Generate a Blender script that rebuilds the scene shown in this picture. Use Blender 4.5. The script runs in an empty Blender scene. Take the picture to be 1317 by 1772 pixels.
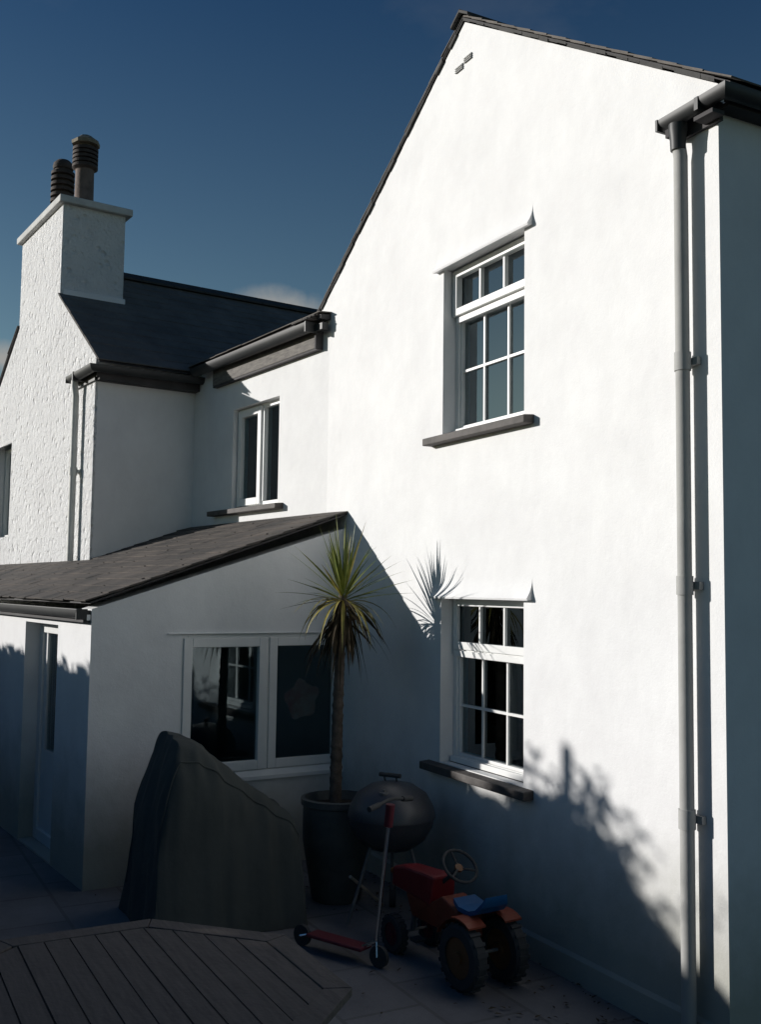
import bpy, bmesh, math, random
from mathutils import Vector, Matrix, noise
from mathutils.geometry import tessellate_polygon
random.seed(7)
scn = bpy.context.scene
COL = scn.collection

# ------------------------------------------------------------------ camera
cd = bpy.data.cameras.new('camera'); cam = bpy.data.objects.new('camera', cd); COL.objects.link(cam)
D = Vector((-0.88179413, 0.46544267, 0.07617241)); Rr = Vector((0.46762177, 0.88383678, 0.01274455)); Uu = Vector((0.06139211, -0.04685795, 0.99701321))
M = Matrix((( Rr.x, Uu.x, -D.x, 3.43918897), (Rr.y, Uu.y, -D.y, -3.62075036), (Rr.z, Uu.z, -D.z, 2.1), (0, 0, 0, 1)))
cam.matrix_world = M
cd.sensor_fit = 'VERTICAL'; cd.sensor_height = 24; cd.lens = 24 * 1766.2 / 1772; cd.clip_start = .05; cd.clip_end = 2000
scn.camera = cam

# ------------------------------------------------------------------ light
SUN = Vector((.84, 1.0, -.32)).normalized()          # the way the light travels
sl = bpy.data.lights.new('sun', 'SUN'); sl.energy = 5.0; sl.angle = math.radians(.55); sl.color = (1, .965, .925)
so = bpy.data.objects.new('sun', sl); COL.objects.link(so); so.rotation_euler = SUN.to_track_quat('-Z', 'Y').to_euler(); so.location = (-10, -12, 12)
elev = math.asin(-SUN.z); azi = math.atan2(-SUN.x, -SUN.y)
w = bpy.data.worlds.new('World'); scn.world = w; w.use_nodes = True
nt = w.node_tree; N = nt.nodes; Lk = nt.links; N.clear()
out = N.new('ShaderNodeOutputWorld'); bg = N.new('ShaderNodeBackground'); sky = N.new('ShaderNodeTexSky')
sky.sky_type = 'NISHITA'; sky.sun_disc = False; sky.sun_elevation = elev; sky.sun_rotation = azi; sky.altitude = 50
sky.air_density = 1.0; sky.dust_density = .3; sky.ozone_density = 2.4
tc = N.new('ShaderNodeTexCoord')
def vmath(op, a, b=None):
    n = N.new('ShaderNodeVectorMath'); n.operation = op
    if isinstance(a, tuple): n.inputs[0].default_value = a
    else: Lk.new(a, n.inputs[0])
    if b is not None:
        if isinstance(b, tuple): n.inputs[1].default_value = b
        else: Lk.new(b, n.inputs[1])
    return n
def smath(op, a, b=None, clamp=False):
    n = N.new('ShaderNodeMath'); n.operation = op; n.use_clamp = clamp
    for i, v in enumerate((a, b)):
        if v is None: continue
        if isinstance(v, (int, float)): n.inputs[i].default_value = v
        else: Lk.new(v, n.inputs[i])
    return n.outputs[0]
nrm = vmath('NORMALIZE', tc.outputs['Generated'])
nz = N.new('ShaderNodeTexNoise'); nz.inputs['Scale'].default_value = 11; nz.inputs['Detail'].default_value = 7; nz.inputs['Roughness'].default_value = .6
Lk.new(nrm.outputs[0], nz.inputs['Vector'])
tot = None
for c, rad in (((-0.893, 0.360, 0.262), .07), ((-0.969, 0.123, 0.205), .045), ((-.93, -.25, .2), .09), ((-.6, .75, .22), .1)):
    d_ = vmath('SUBTRACT', nrm.outputs[0], c); d2 = vmath('MULTIPLY', d_.outputs[0], (1, 1, 1.9)); ln = vmath('LENGTH', d2.outputs[0])
    g = smath('SUBTRACT', 1.0, smath('DIVIDE', ln.outputs['Value'], rad), True)
    tot = g if tot is None else smath('MAXIMUM', tot, g)
wisp = N.new('ShaderNodeTexNoise'); wisp.inputs['Scale'].default_value = 3.0; wisp.inputs['Detail'].default_value = 8; wisp.inputs['Roughness'].default_value = .62
wm = vmath('MULTIPLY', nrm.outputs[0], (1, 1, 2.4)); Lk.new(wm.outputs[0], wisp.inputs['Vector'])
wv = smath('MULTIPLY', smath('SUBTRACT', wisp.outputs['Fac'], .56, True), .35)
cl = smath('MULTIPLY', smath('SUBTRACT', smath('MULTIPLY', smath('ADD', tot, .3), nz.outputs['Fac']), .27, True), 3.2, True)
cl = smath('MULTIPLY', cl, smath('MULTIPLY', tot, 3.0, True))
cl = smath('MAXIMUM', cl, wv)
mx = N.new('ShaderNodeMixRGB'); Lk.new(cl, mx.inputs[0]); sp = N.new('ShaderNodeSeparateXYZ'); Lk.new(nrm.outputs[0], sp.inputs[0]); gr = N.new('ShaderNodeValToRGB')
gr.color_ramp.elements[0].position = .2; gr.color_ramp.elements[0].color = (1.06, 1.14, 1.02, 1); gr.color_ramp.elements[1].position = .62; gr.color_ramp.elements[1].color = (.13, .43, .72, 1)
Lk.new(sp.outputs['Z'], gr.inputs[0]); gm = N.new('ShaderNodeMixRGB'); gm.blend_type = 'MULTIPLY'; gm.inputs[0].default_value = 1; Lk.new(sky.outputs[0], gm.inputs[1]); Lk.new(gr.outputs[0], gm.inputs[2])
Lk.new(gm.outputs[0], mx.inputs[1]); mx.inputs[2].default_value = (5.6, 5.6, 5.4, 1)
Lk.new(mx.outputs[0], bg.inputs[0]); bg.inputs[1].default_value = .062
Lk.new(bg.outputs[0], out.inputs[0])

scn.view_settings.view_transform = 'Standard'; scn.view_settings.look = 'None'; scn.view_settings.gamma = 1; scn.view_settings.use_curve_mapping = False
scn.view_settings.exposure = -.03
scn.cycles.max_bounces = 8; scn.cycles.transparent_max_bounces = 12

# ------------------------------------------------------------------ materials
def mat(name, col, rough=.8, var=0., vscale=3., bump=0., bscale=60., col2=None, spec=.4, metal=0., detail=6, bdist=.01, coat=0., streak=None):
    m = bpy.data.materials.new(name); m.use_nodes = True
    t = m.node_tree; n = t.nodes; l = t.links; b = n['Principled BSDF']
    b.inputs['Roughness'].default_value = rough; b.inputs['Metallic'].default_value = metal
    b.inputs['Specular IOR Level'].default_value = spec
    if coat: b.inputs['Coat Weight'].default_value = coat
    tcn = n.new('ShaderNodeTexCoord')
    c2 = col2 or tuple(max(0, c * (1 - var)) for c in col)
    if var or col2:
        nn = n.new('ShaderNodeTexNoise'); nn.inputs['Scale'].default_value = vscale; nn.inputs['Detail'].default_value = detail; nn.inputs['Roughness'].default_value = .65
        if streak:
            mp = n.new('ShaderNodeMapping'); mp.inputs['Scale'].default_value = streak; l.new(tcn.outputs['Object'], mp.inputs[0]); l.new(mp.outputs[0], nn.inputs['Vector'])
        else: l.new(tcn.outputs['Object'], nn.inputs['Vector'])
        r = n.new('ShaderNodeValToRGB'); r.color_ramp.elements[0].position = .35; r.color_ramp.elements[1].position = .68
        r.color_ramp.elements[0].color = (*c2, 1); r.color_ramp.elements[1].color = (*col, 1)
        l.new(nn.outputs['Fac'], r.inputs[0]); l.new(r.outputs[0], b.inputs['Base Color'])
    else: b.inputs['Base Color'].default_value = (*col, 1)
    if bump:
        bn = n.new('ShaderNodeTexNoise'); bn.inputs['Scale'].default_value = bscale; bn.inputs['Detail'].default_value = 5; bn.inputs['Roughness'].default_value = .6
        l.new(tcn.outputs['Object'], bn.inputs['Vector'])
        bp = n.new('ShaderNodeBump'); bp.inputs['Strength'].default_value = bump; bp.inputs['Distance'].default_value = bdist
        l.new(bn.outputs['Fac'], bp.inputs['Height']); l.new(bp.outputs[0], b.inputs['Normal'])
    return m

def render_mat(name, rough_cast=False):
    """painted render: faint trowel marks, faint dirt; the cottage's is coarse roughcast with pits"""
    m = bpy.data.materials.new(name); m.use_nodes = True
    t = m.node_tree; n = t.nodes; l = t.links; b = n['Principled BSDF']; b.inputs['Roughness'].default_value = .9; b.inputs['Specular IOR Level'].default_value = .15
    tcn = n.new('ShaderNodeTexCoord')
    def noi(s, d=5, r=.6, mp=None):
        k = n.new('ShaderNodeTexNoise'); k.inputs['Scale'].default_value = s; k.inputs['Detail'].default_value = d; k.inputs['Roughness'].default_value = r
        if mp:
            q = n.new('ShaderNodeMapping'); q.inputs['Scale'].default_value = mp; l.new(tcn.outputs['Object'], q.inputs[0]); l.new(q.outputs[0], k.inputs['Vector'])
        else: l.new(tcn.outputs['Object'], k.inputs['Vector'])
        return k.outputs['Fac']
    def mth(op, a, c):
        k = n.new('ShaderNodeMath'); k.operation = op
        for i, v in enumerate((a, c)):
            if isinstance(v, (int, float)): k.inputs[i].default_value = v
            else: l.new(v, k.inputs[i])
        return k.outputs[0]
    r = n.new('ShaderNodeValToRGB'); e = r.color_ramp.elements
    e[0].position = .25; e[0].color = (.68, .675, .675, 1); e[1].position = .62; e[1].color = (.80, .80, .795, 1)
    l.new(mth('ADD', mth('MULTIPLY', noi(1.3), .5), mth('MULTIPLY', noi(3.0, 6, .7, (1.3, 1.3, .9)), .5)), r.inputs[0])
    mx = n.new('ShaderNodeMixRGB'); mx.blend_type = 'MULTIPLY'; mx.inputs[0].default_value = 1; l.new(r.outputs[0], mx.inputs[1])
    # splash dirt close to the ground
    sx = n.new('ShaderNodeSeparateXYZ'); l.new(tcn.outputs['Object'], sx.inputs[0])
    lo = n.new('ShaderNodeMapRange'); lo.inputs['From Min'].default_value = .05; lo.inputs['From Max'].default_value = .75; lo.inputs['To Min'].default_value = 1; lo.inputs['To Max'].default_value = 0
    l.new(mth('ADD', sx.outputs['Z'], mth('MULTIPLY', noi(5), -.45)), lo.inputs['Value'])
    dr = n.new('ShaderNodeMixRGB'); l.new(lo.outputs[0], dr.inputs[0]); dr.inputs[1].default_value = (1, 1, 1, 1); dr.inputs[2].default_value = (.5, .5, .44, 1)
    l.new(dr.outputs[0], mx.inputs[2])
    last = mx.outputs[0]
    if rough_cast:
        # grime washed down the wall near the lean-to, dark specks in pits
        st = n.new('ShaderNodeValToRGB'); st.color_ramp.elements[0].position = .56; st.color_ramp.elements[1].position = .7
        st.color_ramp.elements[0].color = (0, 0, 0, 1); st.color_ramp.elements[1].color = (1, 1, 1, 1)
        l.new(noi(6, 6, .7, (2.2, 2.2, .35)), st.inputs[0])
        zr = n.new('ShaderNodeMapRange'); zr.inputs['From Min'].default_value = 2.3; zr.inputs['From Max'].default_value = 3.1; zr.inputs['To Min'].default_value = .9; zr.inputs['To Max'].default_value = 0
        l.new(sx.outputs['Z'], zr.inputs['Value'])
        xr = n.new('ShaderNodeMapRange'); xr.inputs['From Min'].default_value = -9.0; xr.inputs['From Max'].default_value = -7.9; xr.inputs['To Min'].default_value = 1; xr.inputs['To Max'].default_value = 0
        l.new(sx.outputs['X'], xr.inputs['Value'])
        g = n.new('ShaderNodeMixRGB'); l.new(mth('MULTIPLY', mth('MULTIPLY', st.outputs[0], zr.outputs[0]), xr.outputs[0]), g.inputs[0]); l.new(last, g.inputs[1]); g.inputs[2].default_value = (.16, .17, .14, 1)
        last = g.outputs[0]
        h = mth('ADD', mth('MULTIPLY', noi(13, 3, .6), 1.3), mth('MULTIPLY', noi(34, 5, .7), .9))
        vo = n.new('ShaderNodeTexVoronoi'); vo.inputs['Scale'].default_value = 9; l.new(tcn.outputs['Object'], vo.inputs['Vector'])
        pit = n.new('ShaderNodeMapRange'); pit.inputs['From Min'].default_value = .05; pit.inputs['From Max'].default_value = .34; pit.inputs['To Min'].default_value = -1.5; pit.inputs['To Max'].default_value = 0
        l.new(vo.outputs['Distance'], pit.inputs['Value'])
        h = mth('ADD', h, mth('MULTIPLY', pit.outputs[0], mth('MULTIPLY', noi(5), 1.2)))
        st_, ds = 1.0, .030
    else:
        h = mth('ADD', mth('MULTIPLY', noi(7, 3, .5), .9), mth('MULTIPLY', noi(70, 5, .7), .35)); st_, ds = .5, .010
    l.new(last, b.inputs['Base Color'])
    bp = n.new('ShaderNodeBump'); bp.inputs['Strength'].default_value = st_; bp.inputs['Distance'].default_value = ds
    l.new(h, bp.inputs['Height']); l.new(bp.outputs[0], b.inputs['Normal'])
    return m

def glass_mat(name, tint=(.75, .8, .8), ior=1.6, wob=.0):
    m = bpy.data.materials.new(name); m.use_nodes = True
    t = m.node_tree; n = t.nodes; l = t.links; n.clear()
    o = n.new('ShaderNodeOutputMaterial'); mixs = n.new('ShaderNodeMixShader'); fr = n.new('ShaderNodeFresnel'); fr.inputs[0].default_value = ior
    tr = n.new('ShaderNodeBsdfTransparent'); tr.inputs[0].default_value = (*tint, 1); gl = n.new('ShaderNodeBsdfGlossy'); gl.inputs['Roughness'].default_value = .004
    gl.inputs[0].default_value = (.82, .94, 1, 1)  # bluish gloss colour tints the mirrored sky
    if wob:
        tcn = n.new('ShaderNodeTexCoord'); k = n.new('ShaderNodeTexNoise'); k.inputs['Scale'].default_value = 2.2; k.inputs['Detail'].default_value = 1; l.new(tcn.outputs['Object'], k.inputs['Vector'])
        bp = n.new('ShaderNodeBump'); bp.inputs['Strength'].default_value = wob; bp.inputs['Distance'].default_value = .01; l.new(k.outputs['Fac'], bp.inputs['Height']); l.new(bp.outputs[0], gl.inputs['Normal'])
    l.new(fr.outputs[0], mixs.inputs[0]); l.new(tr.outputs[0], mixs.inputs[1]); l.new(gl.outputs[0], mixs.inputs[2]); l.new(mixs.outputs[0], o.inputs[0])
    return m

M_ = dict(
    wall=render_mat('white render'), rough=render_mat('roughcast render', True),
    inner=mat('plaster inside', (.62, .58, .53), .9),
    slate=mat('dark slate', (.185, .17, .155), .85, .35, 2.5, .5, 30, spec=.12, bdist=.008),
    slate_old=mat('weathered slate', (.135, .115, .100), .85, .55, 2.2, .6, 26, col2=(.055, .052, .050), spec=.25, bdist=.008),
    ridge=mat('ridge tile', (.06, .058, .055), .8, .4, 6, .4, 40),
    black=mat('black plastic', (.035, .037, .038), .5, .3, 5),
    fascia=mat('weathered fascia board', (.20, .185, .165), .8, 0, 9, .5, 30, col2=(.10, .092, .085), streak=(1, 1, 6)),
    soffit=mat('dark soffit board', (.07, .066, .068), .8, .4, 5),
    pvc=mat('white plastic', (.78, .78, .76), .38, .08, 4, .05, 20, spec=.5),
    pipe=mat('painted pipe', (.38, .38, .365), .75, .12, 6, .15, 30),
    pipec=mat('painted iron pipe', (.66, .66, .62), .6, .2, 6, .3, 30),
    slatesill=mat('slate sill', (.105, .094, .088), .7, .45, 8, .4, 40),
    lead=mat('dull metal', (.16, .16, .16), .6, .3, 10, .2, 20),
    cap=mat('cement cap', (.60, .60, .58), .9, .25, 5, .5, 30),
    pot=mat('buff clay', (.20, .15, .125), .85, .45, 7, .4, 30),
    potd=mat('sooted clay', (.085, .068, .06), .85, .5, 7, .5, 30),
    cowl=mat('cowl clay', (.30, .26, .19), .85, .4, 8, .4, 30),
    glass=glass_mat('window glass', (.72, .78, .78), 2.1, .05), glassu=glass_mat('boosted reflection glass', (.55, .60, .62), 3.1, .04),  # upper panes: reflectance raised to brighten the mirrored sky, no real coating
    glass2=glass_mat('porch glass', (.62, .68, .68), 1.7, .12),
    dark=mat('dark room', (.05, .045, .042), .9),
    curtain=mat('curtain cloth', (.66, .46, .46), .95, .3, 3, streak=(14, 14, .3)),
    net=mat('pale blind', (.62, .58, .5), .9, .1, 5),
    paper=mat('painted paper', (.82, .66, .60), .9, 0, 9, col2=(.65, .20, .20)),
    trunk=mat('palm trunk', (.14, .115, .095), .9, .5, 18, .8, 40, spec=.1),
    leaf=mat('sword leaf', (.24, .25, .05), .5, 0, 9, col2=(.10, .14, .03), spec=.4),
    leafy=mat('yellowing leaf', (.42, .34, .07), .6, 0, 9, col2=(.15, .14, .04)),
    leafd=mat('dead leaf', (.085, .066, .042), .85, .5, 9, spec=.1),
    planter=mat('dark glazed planter', (.10, .11, .11), .5, .4, 5, .3, 12),
    soil=mat('soil', (.03, .022, .016), 1, .5, 20, .8, 40),
    tarp=mat('dark cover cloth', (.07, .078, .075), .9, .2, 2.2, .3, 7, spec=.3, bdist=.02),
    wood=mat('weathered table wood', (.12, .10, .09), .85, 0, 5, .35, 30, col2=(.08, .068, .061), streak=(1.2, 12, 12)),
    kettle=mat('black enamel', (.045, .05, .06), .4, spec=.5),
    chrome=mat('chromed steel', (.72, .72, .72), .22, metal=1.),
    red=mat('red plastic', (.20, .014, .020), .45, .25, 4),
    dred=mat('dull red plastic', (.13, .018, .03), .5, .2, 4),
    orange=mat('faded orange plastic', (.22, .045, .022), .5, .25, 4),
    blue=mat('blue plastic', (.010, .10, .27), .45, .25, 4),
    yellow=mat('yellow plastic', (.17, .075, .03), .5, .2, 4),
    rubber=mat('black tyre', (.04, .042, .045), .8),
    stick=mat('pale wood', (.46, .40, .32), .7, .3, 20),
    paving=mat('dark paving', (.22, .22, .225), .9, .35, 1.2, .5, 18, spec=.15),
    kerb=mat('concrete edging', (.07, .07, .07), .9, .4, 4, .4, 30),
    grass=mat('rough grass', (.035, .055, .02), .95, .5, 1.5, .6, 30),
    hedge=mat('hedge leaf', (.06, .09, .035), .7, .5, 3),
    bark=mat('hedge wood', (.04, .033, .025), .95, .4, 10),
)
# paving joints
def add_joints(m):
    t = m.node_tree; n = t.nodes; l = t.links; b = n['Principled BSDF']
    src = b.inputs['Base Color'].links[0].from_socket
    tcn = n.new('ShaderNodeTexCoord'); br = n.new('ShaderNodeTexBrick'); br.inputs['Scale'].default_value = 1.0
    br.inputs['Brick Width'].default_value = .6; br.inputs['Row Height'].default_value = .45; br.inputs['Mortar Size'].default_value = .012
    br.inputs['Color1'].default_value = (1, 1, 1, 1); br.inputs['Color2'].default_value = (.85, .85, .87, 1); br.inputs['Mortar'].default_value = (.72, .72, .7, 1)
    l.new(tcn.outputs['Object'], br.inputs['Vector'])
    mm = n.new('ShaderNodeMixRGB'); mm.blend_type = 'MULTIPLY'; mm.inputs[0].default_value = 1; l.new(src, mm.inputs[1]); l.new(br.outputs['Color'], mm.inputs[2]); l.new(mm.outputs[0], b.inputs['Base Color'])
add_joints(M_['paving'])

# ------------------------------------------------------------------ frames
TH = .1080279960335721
LL = Vector((-math.cos(TH), -math.sin(TH), 0)); QQ = Vector((-math.sin(TH), math.cos(TH), 0)); KK = Vector((-4.4, 0, 0)); ZZ = Vector((0, 0, 1))
def G(a, o, z): return Vector((a, -o, z))                     # gable plane: along, out from the wall, up
def F(s, o, z): return KK + LL * s - QQ * o + ZZ * z           # older range: along to the left, out from the wall, up
S0 = -.38
def E_(o, d, z): return F(S0 + .05 * o + d, .982 * o, z)                        # lean-to end wall: across, depth into the porch, up

class MB:
    def __init__(s): s.v = []; s.f = []; s.smooth = False
    def add(s, vs, fs):
        k = len(s.v); s.v += [Vector(v) for v in vs]; s.f += [tuple(i + k for i in f) for f in fs]; return s
    def box(s, fr, a0, a1, b0, b1, c0, c1):
        s.add([fr(a, b, c) for a in (a0, a1) for b in (b0, b1) for c in (c0, c1)], [(0, 1, 3, 2), (4, 6, 7, 5), (0, 4, 5, 1), (2, 3, 7, 6), (0, 2, 6, 4), (1, 5, 7, 3)]); return s
    def prism(s, A, B):       # two matching polygons
        n = len(A); s.add(list(A) + list(B), [tuple(range(n))[::-1], tuple(range(n, 2 * n))] + [(i, (i + 1) % n, (i + 1) % n + n, i + n) for i in range(n)]); return s
    def tube(s, pts, r, n=12, caps=True):
        pts = [Vector(p) for p in pts]; rs = r if isinstance(r, (list, tuple)) else [r] * len(pts)
        k = len(s.v); prev = None
        for i, p in enumerate(pts):
            t = (pts[min(i + 1, len(pts) - 1)] - pts[max(i - 1, 0)]).normalized()
            if prev is None: a = t.orthogonal().normalized()
            else: a = (prev - t * prev.dot(t)).normalized()
            prev = a; b = t.cross(a)
            for j in range(n):
                q = 2 * math.pi * j / n; s.v.append(p + (a * math.cos(q) + b * math.sin(q)) * rs[i])
        for i in range(len(pts) - 1):
            for j in range(n): s.f.append((k + i * n + j, k + i * n + (j + 1) % n, k + (i + 1) * n + (j + 1) % n, k + (i + 1) * n + j))
        if caps: s.f.append(tuple(k + j for j in range(n))[::-1]); s.f.append(tuple(k + (len(pts) - 1) * n + j for j in range(n)))
        return s
    def lathe(s, o, prof, n=28, axis=(0, 0, 1), close=False):
        o = Vector(o); ax = Vector(axis).normalized(); a = ax.orthogonal().normalized(); b = ax.cross(a); k = len(s.v)
        for (r, h) in prof:
            for j in range(n):
                q = 2 * math.pi * j / n; s.v.append(o + ax * h + (a * math.cos(q) + b * math.sin(q)) * max(r, .0005))
        m = len(prof)
        for i in range(m if close else m - 1):
            for j in range(n): s.f.append((k + i * n + j, k + i * n + (j + 1) % n, k + ((i + 1) % m) * n + (j + 1) % n, k + ((i + 1) % m) * n + j))
        if not close: s.f.append(tuple(k + j for j in range(n))[::-1]); s.f.append(tuple(k + (m - 1) * n + j for j in range(n)))
        return s
    def build(s, name, m, parent=None, bevel=0, smooth=False, origin=None, recalc=True):
        me = bpy.data.meshes.new(name)
        o0 = Vector(origin) if origin is not None else Vector((0, 0, 0))
        me.from_pydata([v - o0 for v in s.v], [], s.f)
        if recalc:
            bm = bmesh.new(); bm.from_mesh(me); bmesh.ops.recalc_face_normals(bm, faces=bm.faces); bm.to_mesh(me); bm.free()
        me.materials.append(M_[m] if isinstance(m, str) else m)
        o = bpy.data.objects.new(name, me); COL.objects.link(o)
        if smooth:
            me.shade_smooth()
            try: me.set_sharp_from_angle(angle=math.radians(38))
            except Exception: pass
        if bevel:
            b = o.modifiers.new('bevel', 'BEVEL'); b.width = bevel; b.segments = 2; b.limit_method = 'ANGLE'; b.angle_limit = math.radians(35)
        if parent is not None:
            o.parent = parent
            base = parent
            off = Vector((0, 0, 0))
            while base is not None: off += base.location; base = base.parent
            o.location = o0 - off
        else: o.location = o0
        return o
def thing(name, label, cat, loc, group=None):
    o = bpy.data.objects.new(name, None); COL.objects.link(o); o.location = loc; o.empty_display_size = .2
    o['label'] = label; o['category'] = cat
    if group: o['group'] = group
    return o
def tag(o, label, cat, group=None):
    o['label'] = label; o['category'] = cat
    if group: o['group'] = group
    return o
def struct(o, kind='structure'): o['kind'] = kind; return o

def wallmesh(fr, outline, holes, o0, o1, wob=.0):
    """slab between offsets o0 (outer face) and o1 with rectangular holes; outline [(a,z)]"""
    mb = MB(); rings = [outline] + [[(h[0], h[2]), (h[1], h[2]), (h[1], h[3]), (h[0], h[3])] for h in holes]
    flat = [p for r in rings for p in r]
    tris = tessellate_polygon([[Vector((p[0], p[1], 0)) for p in r] for r in rings])
    for o in (o0, o1): mb.add([fr(p[0], o, p[1]) for p in flat], tris)
    k = 0; n = len(flat)
    for r in rings:
        m = len(r); mb.f += [(k + i, k + (i + 1) % m, n + k + (i + 1) % m, n + k + i) for i in range(m)]; k += m
    return mb

def slates(mb, O, U, V, lu, lv, w=.25, e=.17, th=.011, jit=.006, seed=1, vfun=None, top_trim=0):
    """slates laid in courses: O lower left corner, U along eave, V up slope"""
    rnd = random.Random(seed); U = U.normalized(); V = V.normalized(); Nn = U.cross(V).normalized()
    if Nn.z < 0: Nn = -Nn
    rows = int(lv / e) + 1
    for r in range(rows):
        v0 = r * e; v1 = min(v0 + e * 1.75, lv)
        if v1 - v0 < .03: continue
        x = -(w * .5 if r % 2 else 0)
        while x < lu - .001:
            a = max(x, 0) ; b = min(x + w, lu); 
            if b - a > .02:
                j = rnd.uniform(-jit, jit); lift = th * 1.15 + rnd.uniform(0, jit * .5); sk = rnd.uniform(-jit, jit) * .6
                e0 = rnd.uniform(-.004, .008) if a == 0 else .0015; e1 = rnd.uniform(-.004, .008) if b == lu else -.0015
                q = [O + U * (a - (e0 if a == 0 else -e0)) + V * (v0 + j) + Nn * lift, O + U * (b + e1) + V * (v0 + j + sk) + Nn * (lift + rnd.uniform(-.001, .002)), O + U * (b + e1) + V * v1 + Nn * .002, O + U * (a + .0015) + V * v1 + Nn * .002]
                mb.prism(q, [p + Nn * th for p in q])
            x += w
    return mb

# ================================================================== GROUND
def sheet(name, x0, x1, y0, y1, z, m, nx=1, ny=1, rough=0):
    mb = MB(); vs = []
    for i in range(nx + 1):
        for j in range(ny + 1):
            x = x0 + (x1 - x0) * i / nx; y = y0 + (y1 - y0) * j / ny
            vs.append((x, y, z + (noise.noise(Vector((x * .7, y * .7, 3))) * rough)))
    mb.add(vs, [(i * (ny + 1) + j, (i + 1) * (ny + 1) + j, (i + 1) * (ny + 1) + j + 1, i * (ny + 1) + j + 1) for i in range(nx) for j in range(ny)])
    return struct(mb.build(name, m))
sheet('ground', -400, 400, -400, 400, -.012, 'grass')
sheet('patio', -14, 9, -5.4, 12, 0, 'paving', 60, 50, .006)
kb = MB(); kb.box(lambda a, b, c: Vector((a, b, c)), -14, 9, -5.52, -5.40, -.02, .09); struct(kb.build('patio_kerb', 'kerb', bevel=.01))

# ================================================================== GABLED HOUSE
hx = thing('gabled_house', 'tall white rendered gable end with two small paned windows and a downpipe at its corner', 'house', (0, 0, 0))
W1 = (-2.52, -1.57, 3.165, 4.33); W2 = (-2.52, -1.57, .955, 2.06)
SL = .64; APX = -2.27; APZ = 6.0
wb = wallmesh(G, [(-4.58, -.03), (0, -.03), (0, APZ + APX * SL), (APX, APZ), (-4.58, APZ - (APX + 4.58) * SL)], [W1, W2], 0, -.3)
wb.build('gable_wall', 'wall', hx)
sw = MB(); sw.box(lambda a, b, c: Vector((a, b, c)), -.3, .0, .3, 9, -.03, APZ + APX * SL); sw.build('side_wall', 'wall', hx)
# plinth line of the render along the foot of the gable
pl = MB(); pl.prism([G(-3.8, 0, -.03), G(-3.8, .018, -.03), G(-3.8, .018, .13), G(-3.8, 0, .15)], [G(0, 0, -.03), G(0, .018, -.03), G(0, .018, .13), G(0, 0, .15)]); pl.build('plinth', 'wall', hx)
bw = MB(); bw.box(lambda a, b, c: Vector((a, b, c)), -4.58, -4.3, .3, 9, -.03, 4.5); bw.box(lambda a, b, c: Vector((a, b, c)), -4.3, -.3, 8.7, 9, -.03, 4.5)
bw.build('rear_wall', 'wall', hx)
fl = MB(); fl.box(lambda a, b, c: Vector((a, b, c)), -4.3, -.3, .3, 8.7, 2.38, 2.55); fl.box(lambda a, b, c: Vector((a, b, c)), -4.3, -.3, .3, 8.7, .02, .1); fl.box(lambda a, b, c: Vector((a, b, c)), -4.3, -.3, 3.4, 3.5, .1, 4.5)
fl.build('floors', 'inner', hx)
# roof: deck + slates + ridge
rf = MB(); ang = math.atan(SL); xo = .095; xl = -4.66
zr = APZ + .02; th = .05
zR = zr - (xo - APX) * SL; zL = zr - (APX - xl) * SL
rf.prism([Vector((xo, -.02, zR)), Vector((APX, -.02, zr)), Vector((xl, -.02, zL)), Vector((xl, -.02, zL + .007)), Vector((APX, -.02, zr + .007)), Vector((xo, -.02, zR + .007))],
         [Vector((xo, 9.1, zR)), Vector((APX, 9.1, zr)), Vector((xl, 9.1, zL)), Vector((xl, 9.1, zL + .007)), Vector((APX, 9.1, zr + .007)), Vector((xo, 9.1, zR + .007))])
roof = rf.build('roof', 'soffit', hx)
sm = MB(); lr = (xo - APX) / math.cos(ang)
slates(sm, Vector((xo, -.02, zR + .012)), Vector((0, 1, 0)), Vector((-math.cos(ang), 0, math.sin(ang))), 9.15, lr, .3, .21, .008, .005, 3)
slates(sm, Vector((xl, -.02, zL + .012)), Vector((0, 1, 0)), Vector((math.cos(ang), 0, math.sin(ang))), 9.15, (APX - xl) / math.cos(ang), .3, .21, .008, .005, 4)
sm.build('slates', 'slate', roof)
rd = MB(); n_ = 20
for i in range(n_):
    y0 = -.05 + i * .46; y1 = y0 + .452; t = .022
    for sgn in (1, -1):
        a = Vector((APX - .004 * sgn, 0, zr + .06)); b = Vector((APX + sgn * .11, 0, zr + .06 - .11 * SL * 1.02))
        rd.prism([Vector((p.x, y0, p.z)) for p in (a, b, b - ZZ * t, a - ZZ * t)], [Vector((p.x, y1, p.z)) for p in (a, b, b - ZZ * t, a - ZZ * t)])
rd.build('ridge_tiles', 'ridge', roof, bevel=.003)
# rough mortar undercloak beneath the verge slates
uc = MB(); rr = random.Random(5)
for (xa, xb) in ((xo - .1, APX), (xl + .1, APX)):
    n = 26
    for i in range(n):
        x0 = xa + (xb - xa) * i / n; x1 = xa + (xb - xa) * (i + 1) / n
        z0 = zr - abs(x0 - APX) * SL; z1 = zr - abs(x1 - APX) * SL; dd = rr.uniform(-.004, .010); pr = rr.uniform(.008, .018)
        A = [Vector((x0, -.004, z0 - .012 - dd)), Vector((x1, -.004, z1 - .012 - dd)), Vector((x1, -.004, z1 + .01)), Vector((x0, -.004, z0 + .01))]
        uc.prism(A, [v + Vector((0, -pr, 0)) for v in A])
uc.build('verge_mortar', 'ridge', roof)
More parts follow.
